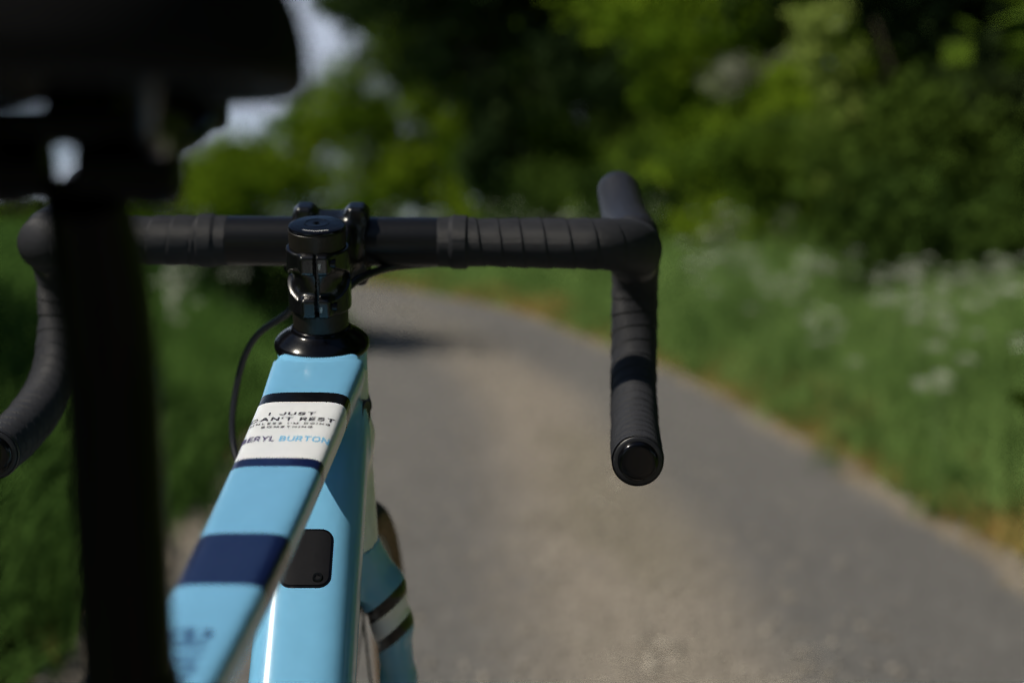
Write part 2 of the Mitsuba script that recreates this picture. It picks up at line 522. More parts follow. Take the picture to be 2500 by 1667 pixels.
HW, HL = .0133, .0176
outer = box(-HW, -HL, HW, HL).buffer(-.006).buffer(.006, quad_segs=8)
put(f'{BIKE}__down_tube__hatch_rim', plate(outer.buffer(.0014, quad_segs=8), -.001, .0003), 'mat_gloss_black', 30)
put(f'{BIKE}__down_tube__hatch_cover', plate(outer, -.001, .0009), 'mat_hatch', 30)
hb = on_down(np.array([.0072]), np.array([-.0128]))[0]
put(f'{BIKE}__down_tube__hatch_bolt', lathe([(.0001, .0008), (.0012, .0008), (.0016, .0016), (.0026, .0017), (.0031, .0011), (.0031, -.001)], hb, DN, 32), 'mat_gloss_black', 35)

# ------------------------------------------------------------------ steering group: turned a little to the right about the steering axis
STEER = math.radians(-1.2)
K = np.array([0, -math.sin(PHI), math.cos(PHI)])


def steered(v):
    q = np.asarray(v, float) - O
    c, s = math.cos(STEER), math.sin(STEER)
    return q * c + np.cross(K, q) * s + np.outer(q @ K, K) * (1 - c) + O


def puts(name, mesh, mat, smooth=30, uv=None):
    v, f = mesh
    return put(f'{BIKE}__{name}', (steered(v), f), mat, smooth, uv)


dn = ES
# headset cover: a flared dish under the spacers
puts('headset_cover', lathe([(.0150, .0655), (.0172, .0655), (.0178, .0660), (.0182, .0672), (.0192, .0683), (.0215, .0697), (.0245, .0717), (.0270, .0736), (.0283, .0750), (.0289, .0764),
                             (.0290, .0782), (.0286, .0796), (.0260, .0800)], O, dn, 96), 'mat_gloss_black', 40)
puts('lower_spacer', lathe([(.0145, .0535), (.0164, .0535), (.0169, .0540), (.0169, .0648), (.0165, .0656), (.0145, .0656)], O, dn, 80), 'mat_spacer', 30)
puts('upper_spacer', lathe([(.0145, .0032), (.0166, .0032), (.0171, .0037), (.0171, .0140), (.0166, .0145), (.0145, .0145)], O, dn, 80), 'mat_spacer', 30)
cap = puts('top_cap', lathe([(.0026, .0004), (.0066, .0003), (.0068, .0000), (.0074, .0000), (.0076, .0003), (.0150, .0007), (.0166, .0015), (.0171, .0024), (.0171, .0032), (.0150, .0032)], O, dn, 96), 'mat_gloss_black', 30)
puts('top_cap__bolt', lathe([(.0001, .0016), (.0012, .0016), (.0014, .0004), (.0024, .0001), (.0026, .0005), (.0026, .003)], O, dn, 40), 'mat_dark_bolt', 30)


def steer_frame(v):
    """local (x, towards the rider's front f, height above the cap) -> world"""
    return O + np.outer(v[:, 0], [1.0, 0, 0]) + np.outer(v[:, 1], EF) - np.outer(v[:, 2], ES)


m = flat_text('rscomponents', True); w = m.bounds[1, 0]
m.apply_scale([.0165 / w, .0165 / w * 1.0, .0001 / .0005])
v = m.vertices.copy()
ang = (v[:, 0] - .00825) / .0148
rad = .0148 - v[:, 1]
m.vertices = np.column_stack([rad * np.sin(ang) + .0008, -rad * np.cos(ang), -.00045 + v[:, 2] * .3])
puts('top_cap__lettering', (steer_frame(m.vertices), m.faces), 'mat_print_white', False)

BF, BS = .0739, .0376                                 # bar centre in the steering frame


def loc(p):
    q = p - O
    return np.stack([q[:, 0], q @ EF, q @ ES], 1)


def f_stem(p):
    q = loc(p)
    x, f, s = q.T
    rr = np.hypot(x, f)
    cl = np.hypot(np.maximum(rr - .0178, 0), np.maximum(np.abs(s - .034) - .0183, 0)) - .0012 + np.minimum(np.maximum(rr - .0178, np.abs(s - .034) - .0183), 0)
    cth = np.clip(-f / np.maximum(rr, 1e-6), -1, 1)
    hh = .0010 + .0105 * np.maximum(cth + .12, .0)
    e = np.sqrt(((s - .0335) / hh) ** 2 + (np.minimum(rr - .0205, 0) / .0052) ** 2)
    cl = np.maximum(cl, (1 - e) * .0045)
    rim = np.maximum(cl, -1)
    for sc in (.0203, .0475):
        rim = smin(rim, sd_box(q, (0, -.0170, sc), (.0088, .0042, .0060), .0022), .003)
    body = sd_box(q, (0, .038, .0352), (.0160, .031, .0150), .006)
    body = smin(body, np.maximum(np.hypot(f - BF, s - BS) - .0202, np.abs(x) - .0222), .006)
    for sx in (-1, 1):
        for ss in (-1, 1):
            body = smin(body, sd_box(q, (sx * .0163, BF - .0050, BS + ss * .0205), (.0058, .0080, .0058), .0034), .008)
    d = smin(rim, body, .006)
    slot = sd_box(q, (0.0008, -.020, .034), (.0011, .0075, .03), .0002)
    return np.maximum(d, -slot)


def f_stem_back(p):
    return np.maximum(f_stem(p), (p - O) @ EF - (BF + .0008))


def f_plate(p):
    return np.maximum(f_stem(p), (BF + .0020) - (p - O) @ EF)


V, F, N = nets(f_stem_back, (-.026, 1.02, .820), (.026, 1.145, .910), .0009)
Vs = steered(V); Ns = steered(N + O) - O
put_n(f'{BIKE}__stem', Vs, F, Ns, 'mat_stem')
V, F, N = nets(f_plate, (-.026, 1.105, .840), (.026, 1.160, .915), .0013)
put_n(f'{BIKE}__stem__faceplate', steered(V), F, steered(N + O) - O, 'mat_stem')
for sx in (-1, 1):
    puts('stem__faceplate_bolt', lathe([(.0001, .0012), (.0014, .0012), (.0016, 0), (.0026, -.0002), (.0029, .0004), (.0029, .004)], steer_pt(BS - .0190, BF - .0133, sx * .0163), EF, 28), 'mat_dark_bolt', 30)
for sc in (.0203, .0475):
    puts('stem__clamp_bolt', lathe([(.0001, .001), (.0014, .001), (.0016, 0), (.0026, 0), (.0028, .0004), (.0028, .006)], steer_pt(sc, -.0150, .0124), [-1, 0, 0], 28), 'mat_dark_bolt', 30)
    m = flat_text('5Nm', True); w = m.bounds[1, 0]
    m.apply_scale([.0036 / w, .0015, .2])
    v = m.vertices
    loc3 = np.column_stack([.0026 + v[:, 1], np.full(len(v), -.02125) - v[:, 2] * .2, sc - .0018 + v[:, 0]])
    puts('stem__torque_lettering', (O + np.outer(loc3[:, 0], [1.0, 0, 0]) + np.outer(loc3[:, 1], EF) + np.outer(loc3[:, 2], ES), m.faces), 'mat_print_white', False)

# handlebar
BARZ, BARY = .8748, 1.130
half = np.array([(0, 1.130, .8748), (.04, 1.130, .8748), (.09, 1.130, .8748), (.14, 1.130, .8746), (.163, 1.1315, .8744), (.180, 1.1375, .8738), (.1910, 1.1490, .8728), (.1960, 1.166, .8710),
                 (.1965, 1.184, .8655), (.1968, 1.1985, .8540), (.1970, 1.2050, .8380), (.1970, 1.2040, .8190), (.1965, 1.1950, .8010), (.1955, 1.1780, .7850), (.1945, 1.150, .7715),
                 (.1932, 1.110, .7615), (.1915, 1.060, .7545), (.1907, 1.020, .7503)])
run = spline_path(half, .0006)
arc = np.concatenate([[0], np.cumsum(np.linalg.norm(np.diff(run, axis=0), axis=1))])
k = np.clip((arc - .22) / (arc[-1] - .22), 0, 1)
inward = np.outer(.004 * k * k * (3 - 2 * k), [1.0, 0, 0])           # the left drop stands a little further in than the right one
full = np.vstack([(run * [-1, 1, 1] + inward)[::-1], run[1:]])
bar_r = np.where(np.concatenate([arc[::-1], arc[1:]]) < .075, .0158, np.where(np.concatenate([arc[::-1], arc[1:]]) < .10, .0140, .0119))
puts('handlebar', tube(full[::3], bar_r[::3], 40), 'mat_satin_black', 40)
for side in (1, -1):
    on = arc > .0672
    P = run[on] * [side, 1, 1] + (inward[on] if side < 0 else 0); L = arc[on] - .0672
    r0 = np.interp(L, [0, .0004, .0075, .0085, .0098, .0185, .0192, .030, .06, .10, .125, .15, .19, .24, .30, L[-1] - .012, L[-1]],
                   [.0157, .0161, .0161, .0168, .0173, .0172, .0159, .0158, .0158, .0162, .0172, .0168, .0158, .0153, .0153, .0151, .0151])
    rng = np.random.default_rng(5 + side)
    wob = np.interp(L, np.arange(0, .6, .014), rng.normal(0, .00022, 43))
    ph0 = L / .0142
    ph0 = ph0 + np.interp(L, np.arange(0, .6, .03), rng.normal(0, .10, 20))

    def sec(th, i, r0=r0, ph0=ph0, L=L, side=side):
        ph = (ph0[i] - side * th / (2 * PI)) % 1.0
        step = np.where(L[i] > .0195, -.00030 + .0007 * ph - .00045 * np.exp(-(np.minimum(ph, 1 - ph) / .04) ** 2), 0)
        return 1 + step / r0[i]
    v, f = tube(P, r0 + wob * (L > .02), 52, False, sec)
    th = np.arange(52) * 2 * PI / 52
    uv = np.stack([np.repeat(L, 52), np.tile(th * .0157, len(L))], 1)
    puts('bar_tape', (v, f), 'mat_tape', True, uv)
    e, d = P[-1], P[-1] - P[-6]
    d = d / np.linalg.norm(d)
    puts('bar_end_plug', lathe([(.0001, .0037), (.0060, .0037), (.0092, .0036), (.0106, .0031), (.0114, .0022), (.0118, .0010), (.0119, .0000), (.0119, -.006)], e, d, 64), 'mat_gloss_black', 35)
    puts('bar_tape_end', lathe([(.0116, .0004), (.0132, .0004), (.0145, -.0004), (.0152, -.0020), (.0149, -.0040)], e, d, 64), 'mat_rubber', 35)
    # brake hood with its horn, lever body and lever
    H = [(.1950, 1.186, .8640), (.1945, 1.174, .8780), (.1930, 1.195, .8830), (.1905, 1.218, .8895), (.1890, 1.238, .8985), (.1875, 1.252, .9075), (.1870, 1.258, .9095)]
    puts('brake_hood', hull_chain(np.array(H) * [side, 1, 1], [.0178, .0170, .0165, .0160, .0155, .0152, .0147], 40), 'mat_rubber', 40)
    LV = spline_path(np.array([(.1960, 1.238, .892), (.1975, 1.262, .870), (.2000, 1.266, .840), (.2030, 1.252, .805), (.2060, 1.232, .776)]) * [side, 1, 1], .004)
    puts('brake_lever', tube(LV, np.interp(np.linspace(0, 1, len(LV)), [0, .3, 1], [.008, .0065, .005]), 16), 'mat_gloss_black', 40)

# cable housings from the bar into the frame
cab = [[(-.030, 1.140, .858), (-.022, 1.135, .842), (-.0281, 1.137, .8294), (-.0466, 1.142, .8166), (-.0595, 1.146, .7969), (-.0648, 1.148, .7768), (-.0669, 1.146, .7600), (-.0662, 1.142, .7455), (-.062, 1.135, .732), (-.050, 1.122, .715), (-.030, 1.105, .706)],
       [(.075, 1.132, .862), (.055, 1.131, .860), (.0372, 1.126, .8580), (.0265, 1.112, .8545), (.0164, 1.095, .8488), (.008, 1.09, .838), (.010, 1.096, .81), (.022, 1.092, .785), (.0275, 1.074, .774)]]
for c, r in zip(cab, (.0022, .0027)):
    put(f'{BIKE}__cable', tube(spline_path(c, .002), r, 16), 'mat_cable', 40)

# fork
def f_fork(p):
    q = np.column_stack([np.abs(p[:, 0]), p[:, 1], p[:, 2]])
    l = loc(p)
    crown = np.maximum(np.hypot(l[:, 0], l[:, 1] * 1.02) - np.interp(l[:, 2], [.21, .214, .24], [.0298, .0298, .024]), np.abs(l[:, 2] - .232) - .0185)
    d = crown
    leg = [(.018, 1.126, .672), (.0300, 1.140, .648), (.0365, 1.152, .622), (.0390, 1.172, .580), (.0420, 1.203, .510), (.0460, 1.246, .420), (.0480, 1.275, .356), (.0482, 1.282, .338)]
    ra = [.0160, .0150, .0125, .0112, .0105, .0090, .0085, .0085]
    for a, b, r0, r1 in zip(leg[:-1], leg[1:], ra[:-1], ra[1:]):
        a, b = np.array(a), np.array(b)
        t = np.clip(((q - a) @ (b - a)) / ((b - a) @ (b - a)), 0, 1)
        w = q - a - t[:, None] * (b - a)
        w[:, 1] *= .72
        d = smin(d, np.linalg.norm(w, axis=1) - (r0 + (r1 - r0) * t), .008)
    return d


V, F, N = nets(f_fork, (-.070, 1.07, .32), (.070, 1.315, .705), .0026)
put_n(f'{BIKE}__fork', steered(V), F, steered(N + O) - O, 'mat_fork_paint')


def wheel(prefix, c, steer):
    fn = steered if steer else (lambda v: v)
    R, r = .324, .016
    th, ph = np.linspace(0, 2 * PI, 161)[:-1], np.linspace(0, 2 * PI, 29)[:-1]
    A, Bp = np.meshgrid(th, ph, indexing='ij')
    v = np.stack([r * np.sin(Bp), (R + r * np.cos(Bp)) * np.cos(A), (R + r * np.cos(Bp)) * np.sin(A)], -1).reshape(-1, 3) + c
    i, j = np.meshgrid(np.arange(160), np.arange(28), indexing='ij')
    q = np.stack([i * 28 + j, ((i + 1) % 160) * 28 + j, ((i + 1) % 160) * 28 + (j + 1) % 28, i * 28 + (j + 1) % 28], -1).reshape(-1, 4)
    uv = np.stack([np.minimum(Bp, 2 * PI - Bp) / PI, A], -1).reshape(-1, 2)
    put(f'{BIKE}__{prefix}__tyre', (fn(v), q), 'mat_tyre', True, uv)
    prof = [(.316, -.0105), (.316, .0105), (.306, .0115), (.292, .0085), (.284, .002), (.284, -.002), (.292, -.0085), (.306, -.0115), (.316, -.0105)]
    v, f = lathe(prof, c, [1, 0, 0], 160)
    put(f'{BIKE}__{prefix}__rim', (fn(v), f), 'mat_rim', 30)
    v, f = lathe([(.001, -.05), (.008, -.05), (.008, -.036), (.020, -.034), (.020, -.030), (.009, -.026), (.009, .026), (.020, .030), (.020, .034), (.008, .036), (.008, .05), (.001, .05)], c, [1, 0, 0], 40)
    put(f'{BIKE}__{prefix}__hub', (fn(v), f), 'mat_rim', 30)
    for k in range(20):
        a = 2 * PI * k / 20; b = a + (.32 if k % 4 < 2 else -.32)
        sx = .032 if k % 2 else -.032
        p0 = c + np.array([sx, .019 * math.cos(b), .019 * math.sin(b)]); p1 = c + np.array([0, .286 * math.cos(a), .286 * math.sin(a)])
        v, f = tube([p0, (p0 + p1) / 2, p1], .0010, 6)
        put(f'{BIKE}__{prefix}__spoke', (fn(v), f), 'mat_rim', 40)


wheel('front_wheel', np.array([0, 1.282, .340]), True)
REAR = np.array([0, .640 - .407, .340])
wheel('rear_wheel', REAR, False)

# rear triangle and drive train (below the frame of the picture)
for s in (1, -1):
    put(f'{BIKE}__chainstay', tube(smooth_path([(s * .030, .625, .270), (s * .036, .50, .280), (s * .052, .38, .310), (s * .064, REAR[1], .338)], .01), .0095, 16), 'mat_frame_paint', 40)
    put(f'{BIKE}__seatstay', tube(smooth_path([(s * .014, .545, .665), (s * .030, .49, .610), (s * .050, .36, .480), (s * .064, REAR[1], .345)], .01), .0075, 16), 'mat_frame_paint', 40)
    put(f'{BIKE}__crank_arm', tube([(s * .068, .640, .272), (s * .074, .640 + s * .08, .272), (s * .080, .640 + s * .165, .272)], [.016, .012, .011], 16), 'mat_gloss_black', 40)
    v, f = rbox(.045, .030, .008, .004); put(f'{BIKE}__pedal', (v + [s * .135, .640 + s * .165, .272], f), 'mat_satin_black', 30)
put(f'{BIKE}__bottom_bracket', lathe([(.001, -.070), (.012, -.070), (.012, -.045), (.024, -.044), (.024, .044), (.012, .045), (.012, .070), (.001, .070)], BB, [1, 0, 0], 40), 'mat_gloss_black', 30)
put(f'{BIKE}__chainring', lathe([(.060, .0485), (.101, .0485), (.103, .050), (.101, .0515), (.060, .0515), (.060, .0485)], BB, [1, 0, 0], 100), 'mat_dark_bolt', 30)
put(f'{BIKE}__cassette', lathe([(.018, .020), (.045, .020), (.030, .040), (.018, .040)], REAR, [1, 0, 0], 60), 'mat_dark_bolt', 30)
CH = [(.0500, .640 + .102 * math.cos(a), .272 + .102 * math.sin(a)) for a in np.linspace(PI / 2, -PI / 2, 20)] + [(.034, REAR[1] + .03 * math.cos(a), .34 + .03 * math.sin(a)) for a in np.linspace(-PI / 2, -3 * PI / 2, 12)]
put(f'{BIKE}__chain', tube(np.array(CH + CH[:1]), .003, 8, False), 'mat_dark_bolt', 40)

# ------------------------------------------------------------------ seat mast, clamp and saddle
def post(z):
    return np.array([0, .5081 + (.8523 - z) * .178 - .022 * np.clip((z - .845) / .055, 0, 1) ** 1.6, z])


put(f'{BIKE}__seat_post', tube([post(z) for z in np.linspace(.896, .715, 24)], np.interp(np.linspace(.896, .715, 24), [.715, .80, .87, .896], [.0138, .0137, .0134, .0115]), 40), 'mat_post', 40)
put(f'{BIKE}__seat_post__collar', tube([post(.752), post(.745), post(.728), post(.722)], [.0150, .0158, .0158, .0150], 40), 'mat_post', 40)
put(f'{BIKE}__seat_post__collar_bolt', lathe([(.0001, .0006), (.0012, .0006), (.0015, 0), (.0030, -.0006), (.0034, .0004), (.0034, .006)], post(.741) + [.0045, -.0168, 0], [0, 1, .1], 30), 'mat_dark_bolt', 30)
cl = join([lathe([(.001, -.0265), (.0085, -.0265), (.0105, -.0245), (.0108, -.018), (.0092, -.0135), (.0090, -.0092), (.001, -.0092)], [0, .478, .9030], [1, 0, 0], 48),
           lathe([(.001, -.0004), (.0090, -.0004), (.0092, .012), (.0108, .018), (.0105, .0245), (.0085, .0265), (.001, .0265)], [0, .478, .9030], [1, 0, 0], 48),
           lathe([(.0001, -.010), (.0026, -.010), (.0026, 0), (.0001, 0)], [0, .478, .8985], [1, 0, 0], 20)])
put(f'{BIKE}__seat_clamp', cl, 'mat_post', 35)
put(f'{BIKE}__seat_clamp__side_bolt', lathe([(.0001, .0004), (.0012, .0004), (.0015, -.0004), (.0030, -.0002), (.0034, .0012), (.0034, .006)], [.0225, .4635, .9115], [0, .85, -.5], 30), 'mat_bolt', 30)
v, f = rbox(.0250, .020, .0036, .0015); put(f'{BIKE}__seat_clamp__upper_plate', (v + [0, .478, .9150], f), 'mat_post', 30)
v, f = rbox(.0092, .014, .0095, .005); put(f'{BIKE}__seat_clamp__yoke', (v + [.0010, .478, .9185], f), 'mat_post', 40)
for yy in (.465, .493):
    put(f'{BIKE}__seat_clamp__bolt', lathe([(.0001, .0008), (.0013, .0008), (.0016, 0), (.0032, 0), (.0036, .0006), (.0036, .006)], [.0045 if yy < .48 else 0, yy, .9205], [0, 0, -1], 30), 'mat_dark_bolt', 30)
for s in (1, -1):
    put(f'{BIKE}__saddle__rail', tube(spline_path([(s * .034, .392, .9250), (s * .030, .415, .9180), (s * .0225, .450, .9115), (s * .0220, .503, .9105), (s * .0200, .555, .9185), (s * .012, .605, .9240), (s * .010, .622, .930)], .004), .0035, 16), 'mat_post', 40)
v, f = rbox(.0165, .020, .0075, .004); put(f'{BIKE}__saddle__rail_socket', (v + [0, .608, .9275], f), 'mat_saddle', 30)


def saddle():
    Y = np.concatenate([np.linspace(.353, .372, 10)[:-1], np.linspace(.372, .62, 44), np.linspace(.62, .642, 10)[1:]])
    W = PchipInterpolator([.353, .356, .364, .380, .402, .430, .465, .505, .555, .600, .630, .638, .642], [.020, .036, .053, .0655, .0700, .0660, .0500, .0330, .0235, .0200, .0175, .0125, .005])(Y)
    up = PchipInterpolator([.353, .372, .42, .52, .62, .642], [.014, .037, .041, .032, .025, .006])(Y)
    lo = PchipInterpolator([.353, .372, .42, .50, .60, .642], [.004, .0108, .0105, .0080, .0090, .003])(Y)
    zc = PchipInterpolator([.353, .38, .42, .50, .60, .642], [.9268, .9232, .9216, .9245, .9370, .9380])(Y)
    hol = np.interp(Y, [.355, .368, .385, .52, .60, .62], [0, .35, 2.1, 2.1, .4, 0])
    th = np.linspace(0, 2 * PI, 65)[:-1]
    c, s = np.cos(th), np.sin(th)
    x = np.sign(c) * np.abs(c) ** .75
    zz = np.sign(s) * np.abs(s) ** .80
    V = np.stack([W[:, None] * x, np.repeat(Y[:, None], 64, 1), zc[:, None] + np.where(zz > 0, up[:, None] * zz, lo[:, None] * zz * (1 - hol[:, None] * np.exp(-(c / .72) ** 4)))], -1)
    n = len(Y)
    i, j = np.meshgrid(np.arange(n - 1), np.arange(64), indexing='ij')
    q = np.stack([i * 64 + j, (i + 1) * 64 + j, (i + 1) * 64 + (j + 1) % 64, i * 64 + (j + 1) % 64], -1).reshape(-1, 4)
    F = np.vstack([q[:, [0, 1, 2]], q[:, [0, 2, 3]]])
    k = np.arange(64)
    F = np.vstack([F, np.stack([k * 0 + n * 64, k, (k + 1) % 64], 1), np.stack([k * 0 + n * 64 + 1, (n - 1) * 64 + (k + 1) % 64, (n - 1) * 64 + k], 1)])
    return np.vstack([V.reshape(-1, 3), V[0].mean(0), V[-1].mean(0)]), F


put(f'{BIKE}__saddle__cover', saddle(), 'mat_saddle', 40)

# ------------------------------------------------------------------ the lane and the ground
RE = np.array([(3.2, -60), (2.4, -30), (1.75, -10), (1.52, 0), (1.45, 4.0), (1.40, 5.5), (1.30, 7.3), (1.19, 8.9), (1.03, 10.4), (.77, 12.5), (.13, 16.9), (-.55, 19.5), (-1.45, 22.5), (-3.1, 26), (-6.5, 30), (-11, 33), (-18, 35), (-30, 36.5), (-60, 38)], float)
sR = np.concatenate([[0], np.cumsum(np.linalg.norm(np.diff(RE, axis=0), axis=1))])
LL = np.arange(0, sR[-1], .2)
edge = np.stack([PchipInterpolator(sR, RE[:, k])(LL) for k in range(2)], 1)
tg = np.gradient(edge, axis=0); tg /= np.linalg.norm(tg, axis=1, keepdims=True)
nl = np.stack([-tg[:, 1], tg[:, 0]], 1)                     # to the left
HALF = 1.13
mid = edge + nl * HALF
tree_mid = cKDTree(mid)


def lateral(x, y):
    """signed distance from the lane's middle, positive to the right"""
    d, i = tree_mid.query(np.stack([x, y], -1))
    w = np.stack([x, y], -1) - mid[i]
    return -(w * nl[i]).sum(-1), d


def sstep(a, b, x):
    t = np.clip((x - a) / (b - a), 0, 1)
    return t * t * (3 - 2 * t)


def ground_z(x, y):
    x, y = np.asarray(x, float), np.asarray(y, float)
    s, d = lateral(x, y)
    e = d - HALF
    right = s > 0
    bank = np.where(right, .08 * sstep(.0, .5, e) + .20 * sstep(.3, 2.6, e), .08 * sstep(.0, .5, e) + .20 * sstep(.4, 2.6, e))
    wav = meshkit.fbm(np.stack([x * .6, y * .6, x * 0], -1), 3, 4) - .5
    return -.03 + .03 * sstep(-.1, .1, e) + bank + wav * .10 * sstep(.1, .8, e)


u = np.sinh(np.linspace(-6.2, 6.2, 240)) / np.sinh(6.2)
gx = u * 450 + .3; gy = np.sinh(np.linspace(-5.6, 6.4, 270)) / np.sinh(6.4) * 600 + 8
X, Y = np.meshgrid(gx, gy, indexing='ij')
v = np.stack([X, Y, ground_z(X.ravel(), Y.ravel()).reshape(X.shape)], -1).reshape(-1, 3)
i, j = np.meshgrid(np.arange(239), np.arange(269), indexing='ij')
q = np.stack([i * 270 + j, (i + 1) * 270 + j, (i + 1) * 270 + j + 1, i * 270 + j + 1], -1).reshape(-1, 4)
put('ground', (v, q), 'mat_soil', True)
tag('ground', 'earth banks and field beside the lane', kind='structure')

na = 25
a = np.linspace(-1, 1, na)
jit = (meshkit.fbm(np.stack([LL * 1.7, LL * 0, LL * 0], -1), 4, 9) - .5) * .16
jit2 = (meshkit.fbm(np.stack([LL * 1.7, LL * 0 + 5, LL * 0], -1), 4, 12) - .5) * .16
off = np.where(a[None, :] > 0, a[None, :] * (HALF + jit[:, None]), a[None, :] * (HALF + jit2[:, None]))
pts = mid[:, None, :] - nl[:, None, :] * off[..., None]
zr = .006 + .022 * (1 - np.abs(a) ** 2)[None, :] + np.zeros((len(LL), 1))
v = np.concatenate([pts, zr[..., None]], -1).reshape(-1, 3)
i, j = np.meshgrid(np.arange(len(LL) - 1), np.arange(na - 1), indexing='ij')
q = np.stack([i * na + j, i * na + j + 1, (i + 1) * na + j + 1, (i + 1) * na + j], -1).reshape(-1, 4)
q = q[:, ::-1] if False else q
uvr = np.stack([np.repeat(a[None], len(LL), 0), np.repeat(LL[:, None], na, 1)], -1).reshape(-1, 2)
vv, ff = v, q
nz = np.cross(vv[ff[0, 1]] - vv[ff[0, 0]], vv[ff[0, 2]] - vv[ff[0, 0]])[2]
put('lane', (vv, ff if nz > 0 else ff[:, ::-1]), 'mat_asphalt', True, uvr)
tag('lane', 'narrow grey asphalt lane with a gravelly crown, bending to the left', kind='structure')


# loose gravel along the crown and the edges of the lane
def pebbles(seed=21):
    rng = np.random.default_rng(seed)
    base = trimesh.creation.icosahedron()
    bv, bf = np.array(base.vertices), np.array(base.faces)
    n1, n2 = 9000, 2600
    y = np.concatenate([2.6 + 22 * rng.random(n1) ** 1.7, 2.6 + 16 * rng.random(n2) ** 1.6])
    a = np.concatenate([rng.normal(.07, .20, n1), np.where(rng.random(n2) < .5, -1, 1) * (1 - np.abs(rng.normal(0, .07, n2)))])
    k = np.searchsorted(mid[:200, 1], y) if False else tree_mid.query(np.stack([y * 0 + .2, y], -1))[1]
    c = mid[k] - nl[k] * (a * HALF)[:, None] + rng.normal(0, .1, (len(y), 1)) * tg[k]
    size = rng.lognormal(math.log(.0046), .42, len(y)).clip(.002, .013)
    sc = size[:, None] * rng.uniform(.6, 1.3, (len(y), 3)) * [1, 1, .7]
    ang = rng.random(len(y)) * 2 * PI
    w = bv[None] * sc[:, None] * (1 + rng.normal(0, .12, (len(y), 12, 1)))
    w = np.stack([w[..., 0] * np.cos(ang)[:, None] - w[..., 1] * np.sin(ang)[:, None], w[..., 0] * np.sin(ang)[:, None] + w[..., 1] * np.cos(ang)[:, None], w[..., 2]], -1)
    z = .008 + .022 * (1 - np.clip(np.abs(a), 0, 1) ** 2)
    w += np.column_stack([c, z + sc[:, 2] * .5])[:, None]
    f = bf[None] + (np.arange(len(y)) * 12)[:, None, None]
    return w.reshape(-1, 3), f.reshape(-1, 3)


put('gravel', pebbles(), 'mat_pebble', False)
tag('gravel', 'loose pale gravel strewn over the crown and edges of the lane', 'gravel', kind='stuff')


# ------------------------------------------------------------------ grass
def blades(x, y, per, h, hs, w, lean, rng, spread=.06):
    n = len(x) * per
    bx = np.repeat(x, per) + rng.normal(0, spread, n); by = np.repeat(y, per) + rng.normal(0, spread, n)
    hh = np.repeat(h, per) * rng.uniform(1 - hs, 1 + hs * .6, n)
    bz = ground_z(bx, by) - .01
    az, ln = rng.random(n) * 2 * PI, np.abs(rng.normal(0, lean, n))
    D = np.stack([np.cos(az), np.sin(az)], 1)
    fa = rng.random(n) * PI
    S = np.stack([np.cos(fa), np.sin(fa), fa * 0], 1) * (w * rng.uniform(.6, 1.3, n))[:, None]
    V = []
    for t, k in ((0, 1.), (.4, .95), (.75, .65)):
        c = np.column_stack([bx + D[:, 0] * ln * hh * t ** 2, by + D[:, 1] * ln * hh * t ** 2, bz + hh * t * (1 - .25 * ln * t)])
        V += [c - S * k, c + S * k]
    V.append(np.column_stack([bx + D[:, 0] * ln * hh, by + D[:, 1] * ln * hh, bz + hh * (1 - .35 * ln)]))
    V = np.stack(V, 1)
    f = np.array([[0, 1, 3], [0, 3, 2], [2, 3, 5], [2, 5, 4], [4, 5, 6]])
    return V.reshape(-1, 3), (f[None] + (np.arange(n) * 7)[:, None, None]).reshape(-1, 3)


def along(n, side, e0, e1, y0, y1, rng, power=1.0, bias=1.0):
    """points beside the lane: side 1 right, -1 left, e the distance from its edge"""
    i0, i1 = np.argmin(np.abs(LL - np.interp(y0, RE[:, 1], sR))), np.argmin(np.abs(LL - np.interp(y1, RE[:, 1], sR)))
    k = (i0 + (i1 - i0) * rng.random(n) ** power).astype(int)
    e = e0 + (e1 - e0) * rng.random(n) ** bias
    p = mid[k] - nl[k] * (side * (HALF + e))[:, None]
    return p[:, 0], p[:, 1], e


def verge(key, spec, mat, seed, label):
    rng = np.random.default_rng(seed)
    parts = []
    for n, side, e0, e1, y0, y1, power, per, h0, h1, w, lean in spec:
        x, y, e = along(n, side, e0, e1, y0, y1, rng, power)
        clump = meshkit.fbm(np.stack([x * 1.1, y * 1.1, x * 0], -1), 3, seed)
        h = (h0 + (h1 - h0) * sstep(e0, e0 + .7, e)) * (.55 + .9 * clump)
        parts.append(blades(x, y, per, h, .35, w, lean, rng))
    key = put(key, join(parts), mat, False)
    tag(key, label, 'grass', kind='stuff')


verge('verge_grass', [(3000, 1, .03, 3.4, 2.5, 15, 1.3, 22, .16, .44, .0042, .55), (1700, 1, .03, 4.0, 13, 33, 1.0, 18, .16, .38, .008, .5)], 'mat_grass', 31, 'tall sunlit green grass on the bank right of the lane')
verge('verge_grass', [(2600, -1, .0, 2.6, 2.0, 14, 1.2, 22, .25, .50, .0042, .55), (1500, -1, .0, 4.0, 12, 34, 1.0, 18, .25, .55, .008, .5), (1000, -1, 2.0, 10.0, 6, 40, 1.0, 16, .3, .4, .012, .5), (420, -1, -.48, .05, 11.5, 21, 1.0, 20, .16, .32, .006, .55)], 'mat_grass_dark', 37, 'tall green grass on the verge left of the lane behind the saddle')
verge('dry_grass', [(1500, 1, -.07, .34, 2.5, 24, 1.2, 16, .07, .17, .0040, .9), (260, -1, -.05, .12, 2.5, 20, 1.2, 14, .05, .10, .0035, .9)], 'mat_straw', 41, 'low yellowed grass along the edge of the asphalt')


